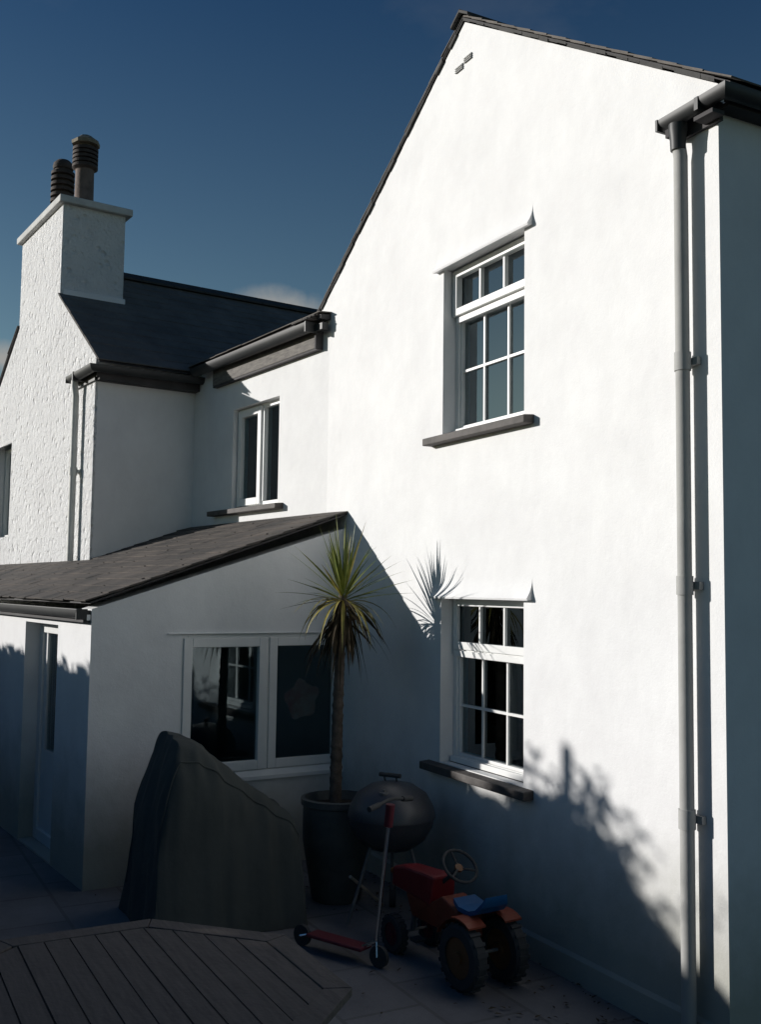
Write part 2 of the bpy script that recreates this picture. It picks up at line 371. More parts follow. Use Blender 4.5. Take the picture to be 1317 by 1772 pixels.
# fascia, soffit and gutter down the right side, turned round the corner on to the gable
XY = lambda a, b, c: Vector((a, b, c))
fs = MB(); fs.box(XY, .0, .085, -.02, 9, 4.40, 4.42); fs.box(XY, .065, .085, -.03, 9, 4.42, 4.475); fs.build('soffit', 'soffit', hx)
def gutter(path, upv, w=.115, d=.07, t=.006, n=10):
    """half round trough swept along a 3D path"""
    mb = MB(); pts = [Vector(p) for p in path]; sec = []
    for k in range(n + 1):
        q = math.pi * k / n; sec.append((math.cos(q) * w / 2, -math.sin(q) * d))
    for k in range(n, -1, -1):
        q = math.pi * k / n; sec.append((math.cos(q) * (w / 2 - t), -math.sin(q) * (d - t)))
    rings = []
    for i, p in enumerate(pts):
        t0 = (pts[i] - pts[i - 1]).normalized() if i else (pts[1] - pts[0]).normalized()
        t1 = (pts[i + 1] - pts[i]).normalized() if i < len(pts) - 1 else t0
        s = (t0 + t1).normalized(); side = s.cross(ZZ).normalized(); sc = 1 / max(.4, s.dot(t0))
        rings.append([p + side * a * sc + ZZ * b for a, b in sec])
    m = len(sec)
    for r0, r1 in zip(rings, rings[1:]): mb.add(r0 + r1, [(j, (j + 1) % m, m + (j + 1) % m, m + j) for j in range(m)])
    mb.add(rings[0], [tuple(range(m))]); mb.add(rings[-1], [tuple(range(m))])
    return mb
g = gutter([(-.285, -.078, 4.452), (.115, -.078, 4.462), (.115, 9, 4.475)], None, .088, .055)
for xx in (-.02,):       # union clips
    g.box(G, xx - .012, xx + .012, .028, .126, 4.395, 4.458)
g.box(G, -.294, -.28, .03, .126, 4.395, 4.454)
gut = g.build('gutter', 'black', hx, smooth=True)
br = MB(); br.box(G, -.25, .03, .0, .022, 4.35, 4.44); br.box(G, -.06, .06, .022, .10, 4.36, 4.38); br.box(G, -.24, -.21, .022, .11, 4.345, 4.385); br.build('bracket_board', 'soffit', gut)
dp = MB(); PX = -.187; PR = .034
dp.tube([G(PX, .078, 4.34), G(PX, .074, 4.30), G(PX, .062, 4.24), G(PX, .062, .06)], PR, 20)
pipe = dp.build('downpipe', 'pipe', hx, smooth=True)
for z in (3.22, 2.14, 1.05):
    dj = MB(); dj.tube([G(PX, .062, z - .045), G(PX, .062, z + .045)], PR + .006, 20); dj.box(G, PX - .062, PX + .062, .004, .03, z - .018, z + .018)
    dj.build('pipe_clip', 'pipe', pipe, smooth=True)
hp = MB(); hp.lathe(G(PX, .078, 4.27), [(.037, 0), (.039, .05), (.046, .10), (.046, .13)], 16); hp.build('outlet', 'black', gut, smooth=True)
sh = MB(); sh.tube([G(PX, .062, .09), G(PX, .075, .05), G(PX, .13, .015)], PR + .003, 16); sh.build('pipe_shoe', 'pipe', pipe, smooth=True)
# little double vent under the apex
vt = MB(); vt.box(G, -2.375, -2.285, .001, .006, 5.675, 5.715); vt.box(G, -2.265, -2.175, .001, .006, 5.70, 5.74)
v = vt.build('air_vent', 'lead', hx)
vl = MB()
for x0 in (-2.375, -2.265):
    zb = 5.675 if x0 < -2.3 else 5.70
    for k in range(3): vl.prism([G(x0, .006, zb + .002 + k * .014), G(x0, .018, zb + .0 + k * .014), G(x0, .006, zb + .010 + k * .014)], [G(x0 + .09, .006, zb + .002 + k * .014), G(x0 + .09, .018, zb + k * .014), G(x0 + .09, .006, zb + .010 + k * .014)])
vl.build('louvre', 'pvc', v)

def sill(fr, a0, a1, z, parent, proj=.075, th=.062, depth=.12, m='slatesill'):
    mb = MB(); mb.prism([fr(a0, -depth, z - th), fr(a0, proj, z - th), fr(a0, proj, z - .012), fr(a0, -depth, z + .004)], [fr(a1, -depth, z - th), fr(a1, proj, z - th), fr(a1, proj, z - .012), fr(a1, -depth, z + .004)])
    return mb.build('sill', m, parent, bevel=.006)
def bell(fr, a0, a1, z, parent, p=.042, h=.13, ext=.085):
    """render flared out over a window head to throw off the rain"""
    mb = MB(); A = []; n = 7
    prof = [(0.0, h)] + [(p * ((k / n) ** 2.2), h * (1 - k / n)) for k in range(1, n + 1)] + [(p * .9, -.012), (0, -.006)]
    mb.prism([fr(a0 - ext, o, z + q) for o, q in prof], [fr(a1 + ext, o, z + q) for o, q in prof])
    return mb.build('drip_moulding', 'wall', parent, smooth=True)
def bars(mb, fr, o0, o1, rects):
    for (a0, a1, z0, z1) in rects: mb.box(fr, a0, a1, o0, o1, z0, z1)
def ring(mb, fr, a0, a1, z0, z1, w, o0, o1):
    lo, hi = min(a0, a1), max(a0, a1)
    bars(mb, fr, o0, o1, [(lo, lo + w, z0, z1), (hi - w, hi, z0, z1), (lo + w, hi - w, z0, z0 + w), (lo + w, hi - w, z1 - w, z1)])
def georgian(W, ztr0, ztr1, zbar, parent, top_proud, label):
    a0, a1, z0, z1 = W
    f = MB(); ring(f, G, a0, a1, z0, z1, .045, -.17, -.10)
    bars(f, G, -.17, -.10, [(a0 + .045, a1 - .045, ztr0 + .03, ztr1 - .03)])
    fo = f.build('window', 'pvc', parent, bevel=.004); fo['label'] = label
    # opening top light
    s = MB(); to = -.10 + top_proud; ring(s, G, a0 + .012, a1 - .012, ztr0 + .052, z1 - .01, .052, -.115, to); s.build('top_light_frame', 'pvc', fo, bevel=.005)
    s2 = MB(); ring(s2, G, a0 + .045, a1 - .045, z0 + .045, ztr0 + .03, .02, -.15, -.112); bars(s2, G, -.10, -.085, [(a0 + .03, a1 - .03, ztr0 + .004, ztr0 + .045)])
    bars(s2, G, -.10, -.07, [(a0 + .02, a1 - .02, z0 + .005, z0 + .042)])
    s2.build('casement_frame', 'pvc', fo, bevel=.004)
    b = MB()
    for x in (-2.195, -1.915): b.box(G, x - .0085, x + .0085, -.138, -.124, z0 + .065, ztr0 + .01); b.box(G, x - .0085, x + .0085, -.118, -.104 + top_proud * .5, ztr0 + .104, z1 - .062)
    b.box(G, a0 + .065, a1 - .065, -.1365, -.1225, zbar - .0085, zbar + .0085)
    b.build('glazing_bars', 'pvc', fo)
    gl = MB(); gl.box(G, a0 + .045, a1 - .045, -.148, -.140, z0 + .045, ztr0 + .03); gl.box(G, a0 + .045, a1 - .045, -.128, -.120, ztr0 + .1, z1 - .05); gl.build('pane', 'glassu' if z0 > 2 else 'glass', fo)
    return fo
w1 = georgian(W1, 3.945, 4.05, 3.61, hx, .035, 'upper paned window with its top light ajar in the gable')
sill(G, -2.67, -1.47, 3.165, w1); bell(G, -2.52, -1.57, 4.33, hx)
w2 = georgian(W2, 1.655, 1.765, 1.335, hx, .012, 'lower paned window half in shadow')
sill(G, -2.67, -1.47, .955, w2); bell(G, -2.52, -1.57, 2.06, hx)
# curtains and a blind on the far window of the room
def curtain(fr, a0, a1, o, z0, z1, parent, m='curtain', folds=6, amp=.03):
    mb = MB(); n = folds * 8; A = []
    for i in range(n + 1):
        a = a0 + (a1 - a0) * i / n; q = o - amp * (1 + math.sin(i / 8 * 2 * math.pi + math.sin(i * .37)))
        A.append((a, q))
    vs = [fr(a, q, z0) for a, q in A] + [fr(a, q, z1) for a, q in A]; mb.add(vs, [(i, i + 1, n + 2 + i, n + 1 + i) for i in range(n)])
    return mb.build('curtain', m, parent, smooth=True, recalc=False)
curtain(G, -2.56, -2.2, -.26, .6, 2.15, w2, folds=4)
curtain(G, -2.56, -2.47, -.26, 3.0, 4.4, w1, folds=2, m='net')

# ================================================================== COTTAGE
ct = thing('chimney_cottage', 'older white roughcast cottage with a broad chimney and dark slate roof', 'house', F(2.82, 1.1, 0))
CE = 1.10; C0 = 2.82; C1 = 7.26; CM = (C0 + C1) / 2; CZ = 4.45; CS = .69
CW = (6.06, 6.95, 2.72, 3.93)
o = wallmesh(F, [(C0, -.03), (C1, -.03), (C1, CZ), (5.92, CZ + (C1 - 5.92) * CS), (5.92, 5.30), (4.18, 5.30), (4.18, CZ + (4.18 - C0) * CS), (C0, CZ)], [CW], CE, CE - .03)
o.build('gable_wall', 'rough', ct)
sd = MB(); sd.box(F, C0, C0 + .3, CE - .03, -.3, -.03, CZ); sd.box(F, C0, C0 + .3, -.3, -6, 2.5, CZ); sd.build('side_wall', 'wall', ct)
sb = MB(); sb.box(F, C1 - .3, C1, CE - .03, -6, -.03, CZ); sb.box(F, C0 + .3, C1 - .3, -5.7, -6, -.03, CZ); sb.build('rear_wall', 'wall', ct)
# roof
cr = MB(); rz = CZ + (CM - C0) * CS + .03; so_, sl_ = C0 - .16, C1 + .12
def rp(s): return rz - abs(s - CM) * CS
P = [(so_, rp(so_)), (CM, rz), (sl_, rp(sl_)), (sl_, rp(sl_) + .007), (CM, rz + .007), (so_, rp(so_) + .007)]
cr.prism([F(s, .34, z) for s, z in P], [F(s, -6.1, z) for s, z in P])
for sa, sb3 in ((so_, 4.178), (sl_, 5.922)):
    q_ = [(sa, rp(sa)), (sb3, rp(sb3)), (sb3, rp(sb3) + .007), (sa, rp(sa) + .007)]
    cr.prism([F(s, CE + .02, z) for s, z in q_], [F(s, .341, z) for s, z in q_])
croof = cr.build('roof', 'soffit', ct)
cs = MB(); ca = math.atan(CS)
U1 = LL * math.cos(ca) + ZZ * math.sin(ca); U2 = -LL * math.cos(ca) + ZZ * math.sin(ca)
slates(cs, F(so_, CE + .028, rp(so_) + .018), QQ, U1, .80, (4.178 - so_) / math.cos(ca), .3, .21, .008, .005, 8)
slates(cs, F(sl_, CE + .028, rp(sl_) + .018), QQ, U2, .80, (sl_ - 5.922) / math.cos(ca), .3, .21, .008, .005, 9)
slates(cs, F(so_, .33, rp(so_) + .018), QQ, U1, 6.4, (CM - so_) / math.cos(ca), .3, .21, .008, .005, 10)
slates(cs, F(sl_, .33, rp(sl_) + .018), QQ, U2, 6.4, (sl_ - CM) / math.cos(ca), .3, .21, .008, .005, 11)
cs.build('slates', 'slate', croof)
cq = MB()
for i in range(15):
    y0 = .28 - i * .43
    for sg in (1, -1):
        a = (CM - .004 * sg, rz + .09); b = (CM + sg * .14, rz + .09 - .14 * CS); t = .022
        cq.prism([F(p[0], y0, p[1] + q) for p, q in ((a, 0), (b, 0), (b, -t), (a, -t))], [F(p[0], y0 - .425, p[1] + q) for p, q in ((a, 0), (b, 0), (b, -t), (a, -t))])
cq.build('ridge_tiles', 'ridge', croof)
# chimney
ch = MB(); H0, H1 = 4.18, 5.92
ch.box(F, H0, H1, .36, CE, 5.30, 6.50); ch.box(F, H0 + .01, H1 - .01, .37, CE - .04, 4.7, 5.30); chim = ch.build('chimney', 'rough', ct)
fb = MB(); fb.box(F, H0 - .022, H0 + .2, .335, CE - .03, 5.0, 5.50); fb.box(F, H0 + .2, H1 + .02, .335, .37, 5.0, 5.5); fb.build('chimney_base', 'wall', chim, bevel=.01)
cc = MB(); cc.box(F, H0 - .07, H1 + .07, .29, CE + .06, 6.50, 6.585); cc.prism([F(H0 - .02, .33, 6.586), F(H1 + .02, .33, 6.586), F(H1 + .02, CE + .02, 6.586), F(H0 - .02, CE + .02, 6.586)], [F(H0 + .25, .6, 6.64), F(H1 - .25, .6, 6.64), F(H1 - .25, .85, 6.64), F(H0 + .25, .85, 6.64)])
cc.build('chimney_cap', 'cap', chim, bevel=.012)
def pot(s, off, h, kind):
    b = F(s, off, 6.60 + (.10 if kind == 'ribbed' else 0)); z = 0
    if kind == 'tall':
        p = MB(); p.lathe(b, [(.125, 0), (.125, .04), (.112, .06), (.108, h - .36), (.118, h - .35), (.118, h - .33)], 24)
        po = p.build('chimney_pot', 'pot', chim, smooth=True)
        c = MB(); prof = [(.105, h - .36)]
        for k in range(5): q = h - .33 + k * .052; prof += [(.150, q), (.150, q + .034), (.118, q + .038), (.118, q + .052)]
        c.lathe(b, prof, 24); c.build('louvred_cowl', 'potd', po, smooth=True)
        t = MB(); t.lathe(b, [(.09, h - .07), (.10, h - .05), (.165, h - .045), (.17, h - .005), (.10, h + .045), (.07, h + .07)], 8); t.build('pot_cap', 'cowl', po)
    else:
        p = MB(); prof = [(.10, -.1), (.10, 0)]
        for k in range(9): q = .02 + k * .072; prof += [(.145, q), (.145, q + .038), (.105, q + .044), (.105, q + .072)]
        prof += [(.12, .675), (.13, .70), (.12, .75), (.08, .79), (.04, .80)]
        p.lathe(b, prof, 24); po = p.build('chimney_pot', 'potd', chim, smooth=True); po['label'] = 'short ribbed chimney pot'
pot(4.52, .76, .84, 'tall'); pot(5.35, .78, .86, 'ribbed')
# gutter return and downpipe
cf = MB(); cf.box(F, C0 - .13, C0 - .002, CE + .0, -.0, 4.20, 4.225); cf.box(F, C0 - .13, C0 - .105, CE + .03, 0, 4.225, 4.33); cf.build('soffit', 'soffit', ct)
cg = gutter([F(3.36, CE + .085, 4.315), F(C0 - .2, CE + .085, 4.325), F(C0 - .2, .0, 4.335)], None, .12, .07)
cg.box(F, 3.355, 3.37, CE + .025, CE + .145, 4.25, 4.32); cg.box(F, 3.1, 3.13, CE + .02, CE + .15, 4.24, 4.33); cg.box(F, C0 - .05, 3.4, CE + .001, CE + .025, 4.2, 4.33)
cgo = cg.build('gutter', 'black', ct, smooth=True)
cp = MB(); CPX = 3.235; cp.tube([F(CPX, CE + .085, 4.26), F(CPX, CE + .085, 4.2), F(CPX, CE + .07, 4.1), F(CPX, CE + .07, 2.36)], .036, 18)
for z in (3.3,): cp.tube([F(CPX, CE + .07, z - .04), F(CPX, CE + .07, z + .04)], .045, 18); cp.box(F, CPX - .06, CPX + .06, CE, CE + .04, z - .015, z + .015)
cp.build('downpipe', 'pipec', ct, smooth=True)
# cottage upstairs window
f = MB(); ring(f, F, CW[0], CW[1], CW[2], CW[3], .05, CE - .22, CE - .14); f.box(F, 6.48, 6.53, CE - .22, CE - .14, CW[2] + .05, CW[3] - .05)
cwf = f.build('window', 'pvc', ct, bevel=.004); gl = MB(); gl.box(F, CW[0] + .05, 6.48, CE - .2, CE - .19, CW[2] + .05, CW[3] - .05); gl.box(F, 6.53, CW[1] - .05, CE - .2, CE - .19, CW[2] + .05, CW[3] - .05); gl.build('pane', 'glass', cwf)
sill(F, CW[0] - .1, CW[1] + .1, CW[2], cwf)
# linking range between cottage and gabled house
LW = (.88, 1.85, 2.89, 3.885)
lw = wallmesh(F, [(.0, -.03), (C0 + .02, -.03), (C0 + .02, 4.45), (.0, 4.45)], [LW], 0, -.3); lw.build('link_wall', 'wall', ct)
lr_ = MB(); lr_.prism([F(-.02, .1, 4.40), F(C0, .1, 4.40), F(C0, .1, 4.44), F(-.02, .1, 4.44)], [F(-.02, -3.6, 4.80), F(C0, -3.6, 4.80), F(C0, -3.6, 4.84), F(-.02, -3.6, 4.84)])
lro = lr_.build('link_roof', 'soffit', ct)
ls = MB(); slates(ls, F(-.03, .12, 4.445), LL, (QQ + ZZ * .108), C0 + .02, 3.7, .3, .21, .008, .005, 12); ls.build('slates', 'slate', lro)
# ragged slate ends where link roof meets the gable
vs = MB(); rr = random.Random(3)
for k in range(4): vs.box(F, .05 - k * .01, .32 - .05 * k, .02 + rr.uniform(0, .03), .2 - k * .03, 4.40 + k * .016, 4.413 + k * .016)
vs.build('slate_ends', 'slate_old', lro)
fa = MB(); fa.box(F, .13, 2.25, .0, .055, 4.185, 4.42); fao = fa.build('fascia', 'fascia', ct, bevel=.004)
fb_ = MB(); fb_.box(F, .105, .13, .0, .075, 4.17, 4.36); fb_.box(F, .105, 2.25, .0, .05, 4.165, 4.185); fb_.build('fascia_trim', 'soffit', fao)
lg = gutter([F(.10, .125, 4.385), F(2.55, .125, 4.40)], None, .12, .08)
lg.box(F, .09, .105, .06, .19, 4.30, 4.39); lg.box(F, -.04, .1, .04, .1, 4.31, 4.37)
lg.build('gutter', 'black', ct, smooth=True)
# link window: two lights
f = MB(); a0, a1, z0, z1 = LW; ring(f, F, a0, a1, z0, z1, .045, -.15, -.07); f.box(F, 1.30, 1.35, -.15, -.065, z0 + .045, z1 - .045)
lwf = f.build('window', 'pvc', ct, bevel=.004); lwf['label'] = 'small two-light window under the eaves'
f = MB(); ring(f, F, 1.335, a1 - .02, z0 + .02, z1 - .02, .07, -.11, -.045); f.build('casement_frame', 'pvc', lwf, bevel=.005)
f = MB(); f.box(F, .925, 1.30, -.115, -.107, z0 + .045, z1 - .045); f.box(F, 1.40, a1 - .09, -.095, -.087, z0 + .09, z1 - .09); f.build('pane', 'glass2', lwf)
sill(F, .77, 2.25, LW[2] - .002, lwf, .085, .06)
curtain(F, .9, 1.84, -.22, 2.8, 3.95, lwf, 'dark', 5)

# ================================================================== LEAN-TO
po_ = thing('lean_to_porch', 'low white lean-to with a weathered slate roof and a wide double window', 'porch', F(S0, 2.12, 0))
PO = 2.12; POF = 2.08; ZT = 2.70; PS = (ZT - 1.95) / PO; SC = S0 + .05 * PO
def ptop(o): return ZT - PS * o
PWN = (.05, 1.44, .69, 1.755)
e = wallmesh(lambda a, d, z: E_(a, -d, z), [(-.25, -.03), (PO, -.03), (PO, ptop(PO) - .01), (-.25, ptop(0) - .01)], [PWN], 0, -.22); e.build('end_wall', 'wall', po_)
PD = (.30, 1.16, 0.0, 1.80)
e = wallmesh(F, [(SC + .002, -.03), (7.2, -.03), (7.2, 1.90), (SC + .002, 1.90)], [(.51, 1.42, .012, 1.80)], POF - .001, POF - .3); e.build('front_wall', 'wall', po_)
# roof (upper edge falls slightly to the far end as in life)
rfm = MB(); s0, s1 = S0 - .02, 7.3
def rpt(s, o, dz=0): 
    return F(s, o, ptop(o) + .02 + dz - .02 * max(0, (s - 3.2)) * (1 - o / 2.4))
rfm.prism([rpt(s0, -.05), rpt(s0, 2.10), rpt(s0, 2.10, .014), rpt(s0, -.05, .014)], [rpt(s1, -.05), rpt(s1, 2.10), rpt(s1, 2.10, .014), rpt(s1, -.05, .014)])
def shear(mb):
    for v_ in mb.v: v_ += LL * (.05 * -((v_ - KK).dot(QQ)))
shear(rfm)
pr = rfm.build('roof', 'soffit', po_)
ps = MB(); Vv = (rpt(s0, 0) - rpt(s0, 2.12)).normalized(); slates(ps, rpt(s0 - .012, 2.13, .016), LL, Vv, s1 - s0 + .04, 2.13 / math.cos(math.atan(PS)) - .0, .26, .16, .010, .009, 21)
shear(ps); ps.build('slates', 'slate_old', pr)
lf = MB()                                                       # lead flashing against the walls
lf.box(F, S0 + .05, C0, .0, .008, 2.70, 2.745); lf.build('flashing', 'slate', pr)
lf2 = MB(); lf2.prism([F(C0 - .008, .0, 2.71), F(C0 - .008, CE, 2.335), F(C0 - .008, CE, 2.37), F(C0 - .008, 0, 2.75)], [F(C0 + .01, .0, 2.71), F(C0 + .01, CE, 2.335), F(C0 + .01, CE, 2.37), F(C0 + .01, 0, 2.75)])
lf2.build('step_flashing', 'slate', pr)
pg = gutter([F(SC + .01, 2.15, 1.935), F(7.3, 2.15, 1.945)], None, .085, .065); pg.box(F, SC + .004, SC + .018, 2.11, 2.19, 1.865, 1.94); pgo = pg.build('gutter', 'black', po_, smooth=True)
pf = MB(); pf.box(F, SC + .02, 7.2, POF + .002, POF + .055, 1.845, 1.93); pf.build('fascia', 'soffit', po_)
be = MB(); be.box(F, SC + .0, SC + .019, POF + .01, POF + .035, 1.86, 1.90); be.build('fascia_end', 'pvc', po_)
# window in the end wall (local: across o, depth, z)
Ew = lambda a, d, z: E_(a, -d, z)
f = MB(); a0, a1, z0, z1 = PWN; ring(f, Ew, a0, a1, z0 + .0, z1, .055, -.09, -.012); f.box(Ew, .68, .76, -.09, -.013, z0 + .055, z1 - .055)
pw = f.build('window', 'pvc', po_, bevel=.004); pw['label'] = 'wide two-light window in the end wall'
f = MB(); ring(f, Ew, .73, a1 - .02, z0 + .035, z1 - .03, .07, -.05, .006); f.build('casement_frame', 'pvc', pw, bevel=.005)
f = MB(); ring(f, Ew, a0 + .02, .71, z0 + .035, z1 - .03, .068, -.05, .002); f.build('casement_frame', 'pvc', pw, bevel=.005)
f = MB(); f.prism([E_(a0 - .02, 0, z0 - .04), E_(a0 - .02, -.02, z0 - .04), E_(a0 - .02, -.02, z0 - .012), E_(a0 - .02, 0, z0 + .03)], [E_(a1 + .02, 0, z0 - .04), E_(a1 + .02, -.02, z0 - .04), E_(a1 + .02, -.02, z0 - .012), E_(a1 + .02, 0, z0 + .03)]); f.build('sill', 'pvc', pw)
f = MB(); f.box(Ew, a0 - .03, a1 + .11, 0, .014, z1 + .002, z1 + .007); f.build('drip_bead', 'wall', pw)
f = MB(); f.box(Ew, a0 + .08, .68, -.04, -.033, z0 + .1, z1 - .09); f.box(Ew, .79, a1 - .085, -.04, -.033, z0 + .1, z1 - .09); f.build('pane', 'glass2', pw)
# child's painted paper shape taped inside the right hand light
f = MB(); pts = []; rr = random.Random(11)
for k in range(40):
    q = 2 * math.pi * k / 40; r = .135 * (1 + .13 * math.sin(5 * q + .6) + .05 * rr.uniform(-1, 1)); pts.append((.39 + r * 1.05 * math.cos(q), 1.23 + r * 1.1 * math.sin(q)))
f.prism([E_(a, .052, z) for a, z in pts], [E_(a, .055, z) for a, z in pts]); pp = f.build('paper_picture', 'paper', None)
tag(pp, 'blotchy pink painted paper shape behind the porch window glass', 'picture')
# porch front door
f = MB(); PO = POF + .08; DX = .235; ring(f, F, .51, 1.42, .012, 1.80, .09, PO - .28, PO - .20); pdf = f.build('door', 'pvc', po_, bevel=.004)
f = MB(); f.box(F, .37 + DX, 1.09 + DX, PO - .26, PO - .22, .09, .75); f.box(F, .37 + DX, .45 + DX, PO - .26, PO - .22, .75, 1.72); f.box(F, 1.01 + DX, 1.09 + DX, PO - .26, PO - .22, .75, 1.72); f.build('door_leaf', 'pvc', pdf)
f = MB(); f.box(F, .45 + DX, 1.01 + DX, PO - .25, PO - .24, .75, 1.72); f.build('pane', 'glass2', pdf)
f = MB(); f.tube([F(.54, PO - .21, .98), F(.54, PO - .17, .98), F(.63, PO - .165, .98)], .009, 8); f.build('handle', 'chrome', pdf)
f = MB(); f.box(F, S0 + .4, 7.0, .02, PO - .35, .005, .03); f.box(F, 2.6, 2.68, .02, PO - .35, .03, 1.8); f.build('floor', 'dark', po_)

# ================================================================== PALM AND PLANTER
PP = Vector((-2.995, -.51, 0))
pt = thing('potted_palm', 'spiky cabbage palm with green sword leaves and a brown hanging skirt', 'palm tree', PP + Vector((0, 0, .62)))
tr = MB(); pts = [PP + Vector((math.sin(z * 1.7) * .012 - (2.0 - z) * .012, math.cos(z * 2.3) * .01 - (2.05 - z) * .025, z)) for z in [.6 + .0176 * k for k in range(84)]]
tr.tube(pts, [(.043 - .0006 * k / 4) + .0035 * (k % 4 == 0) + .002 * math.sin(k * 1.3) for k in range(84)], 12); tr.build('trunk', 'trunk', pt, smooth=True)
def blade(mb, base, d, L, w, droop, n=7, fold=.35, twist=0.):
    d = Vector(d).normalized(); side = d.cross(ZZ)
    if side.length < .05: side = Vector((1, 0, 0))
    side.normalize(); side = Matrix.Rotation(twist, 3, d) @ side
    p = Vector(base); k = len(mb.v); st = L / n; dd = d.copy()
    for i in range(n + 1):
        t = i / n; ww = w * (0.45 + 1.6 * t if t < .3 else .93 * (1 - ((t - .3) / .7) ** 1.6) + .0) * .5; ww = max(ww, .0006)
        nn = side.cross(dd).normalized()
        mb.v += [p - side * ww + nn * ww * fold, p, p + side * ww + nn * ww * fold]
        dd = (dd + Vector((0, 0, -droop / n * (.4 + 1.6 * t)))).normalized(); p = p + dd * st
    for i in range(n):
        a = k + i * 3; mb.f += [(a, a + 1, a + 4, a + 3), (a + 1, a + 2, a + 5, a + 4)]
rr = random.Random(42); HD = PP + Vector((0, 0, 2.04))
cr1 = MB(); cr2 = MB(); cr3 = MB()
for i in range(60):
    az = i * 2.39996 + rr.uniform(-.35, .35); t = i / 60; inc = math.radians(5 + 80 * t ** 1.35 + rr.uniform(-7, 7))
    d = Vector((math.cos(az) * math.sin(inc), math.sin(az) * math.sin(inc), math.cos(inc)))
    blade(cr1 if rr.random() > .12 else cr2, HD + Vector((math.cos(az) * .018, math.sin(az) * .018, .10 - .13 * t)), d, rr.uniform(.32, .51), rr.uniform(.019, .027), .03 + .22 * t * rr.random() + (.8 * rr.random() if rr.random() < .12 else 0), twist=rr.uniform(-.5, .5))
for i in range(20):                                              # yellowing collar bending down
    az = i * 2.39996 + rr.uniform(-.3, .3); inc = math.radians(rr.uniform(72, 112)); d = Vector((math.cos(az) * math.sin(inc), math.sin(az) * math.sin(inc), math.cos(inc)))
    blade(cr2, HD + Vector((math.cos(az) * .03, math.sin(az) * .03, -.02)), d, rr.uniform(.34, .52), rr.uniform(.02, .028), rr.uniform(1.1, 2.2), twist=rr.uniform(-.4, .4))
for i in range(84):                                             # dead skirt
    az = rr.uniform(0, 2 * math.pi); inc = math.radians(rr.uniform(118, 166)); d = Vector((math.cos(az) * math.sin(inc), math.sin(az) * math.sin(inc), math.cos(inc)))
    blade(cr3, HD + Vector((math.cos(az) * .035, math.sin(az) * .035, rr.uniform(-.22, -.02))), d, rr.uniform(.25, .52), rr.uniform(.016, .026), rr.uniform(.5, 1.8), twist=rr.uniform(-1, 1))
for az_, inc_ in ((2.8, 100), (-.3, 98), (3.6, 96)):
    d = Vector((math.cos(az_) * math.sin(math.radians(inc_)), math.sin(az_) * math.sin(math.radians(inc_)), math.cos(math.radians(inc_)))); blade(cr3, HD, d, .6, .02, .1)
cw_ = cr1.build('crown', 'leaf', pt, recalc=False); cr2.build('yellow_leaves', 'leafy', cw_, recalc=False); cr3.build('dead_leaf_skirt', 'leafd', pt, recalc=False)
plm = MB(); pb = Vector((PP.x, PP.y - .02, 0)); plm.lathe(pb, [(.15, 0), (.17, .02), (.235, .40), (.235, .63), (.25, .64), (.252, .68), (.225, .685), (.22, .62), (.2, .615)], 36)
plo = plm.build('planter', 'planter', None, smooth=True, origin=pb); tag(plo, 'tall dark round planter holding the cabbage palm', 'planter')
so2 = MB(); so2.lathe(pb, [(.222, .60), (.222, .622), (.1, .64), (.02, .645)], 24); so2.build('soil', 'soil', plo, smooth=True)

# ================================================================== KETTLE BARBECUE
KB = Vector((-2.42, -.42, 0))
kt = thing('kettle_barbecue', 'black domed kettle barbecue with a knob on its lid beside the wall', 'barbecue', KB)
b = MB(); b.lathe(KB, [(.05, .44), (.14, .46), (.22, .52), (.265, .60), (.275, .66), (.27, .66)], 36); bo = b.build('bowl', 'kettle', kt, smooth=True)
b = MB(); b.lathe(KB, [(.283, .655), (.283, .668), (.27, .72), (.225, .80), (.14, .855), (.05, .875), (.01, .878)], 36); lo_ = b.build('lid', 'kettle', kt, smooth=True)
b = MB(); b.tube([KB + Vector((-.03, -.03, .868)), KB + Vector((-.045, -.035, .905))], .006, 8); b.tube([KB + Vector((.03, .02, .872)), KB + Vector((.02, .02, .905))], .006, 8)
b.tube([KB + Vector((-.075, -.05, .912)), KB + Vector((.05, .035, .912))], .014, 10); b.build('knob', 'rubber', lo_, smooth=True)
b = MB(); b.lathe(KB + Vector((.12, -.12, .822)), [(.03, 0), (.03, .012), (.008, .014), (.008, .03)], 14); b.build('vent_disc', 'lead', lo_, smooth=True)
for q in (.5, 2.6, 4.7):
    b = MB(); a = Vector((math.cos(q), math.sin(q), 0)); b.tube([KB + a * .14 + ZZ * .50, KB + a * .30 + ZZ * .02], .011, 10); b.build('leg', 'lead', kt, smooth=True)
for q in (.5, 2.6):
    b = MB(); a = Vector((math.cos(q), math.sin(q), 0)); b.lathe(KB + a * .30 + ZZ * .07, [(.0, -.02), (.07, -.02), (.07, .02), (.0, .02)], 20, axis=a.cross(ZZ)); b.build('wheel', 'rubber', kt, smooth=True)

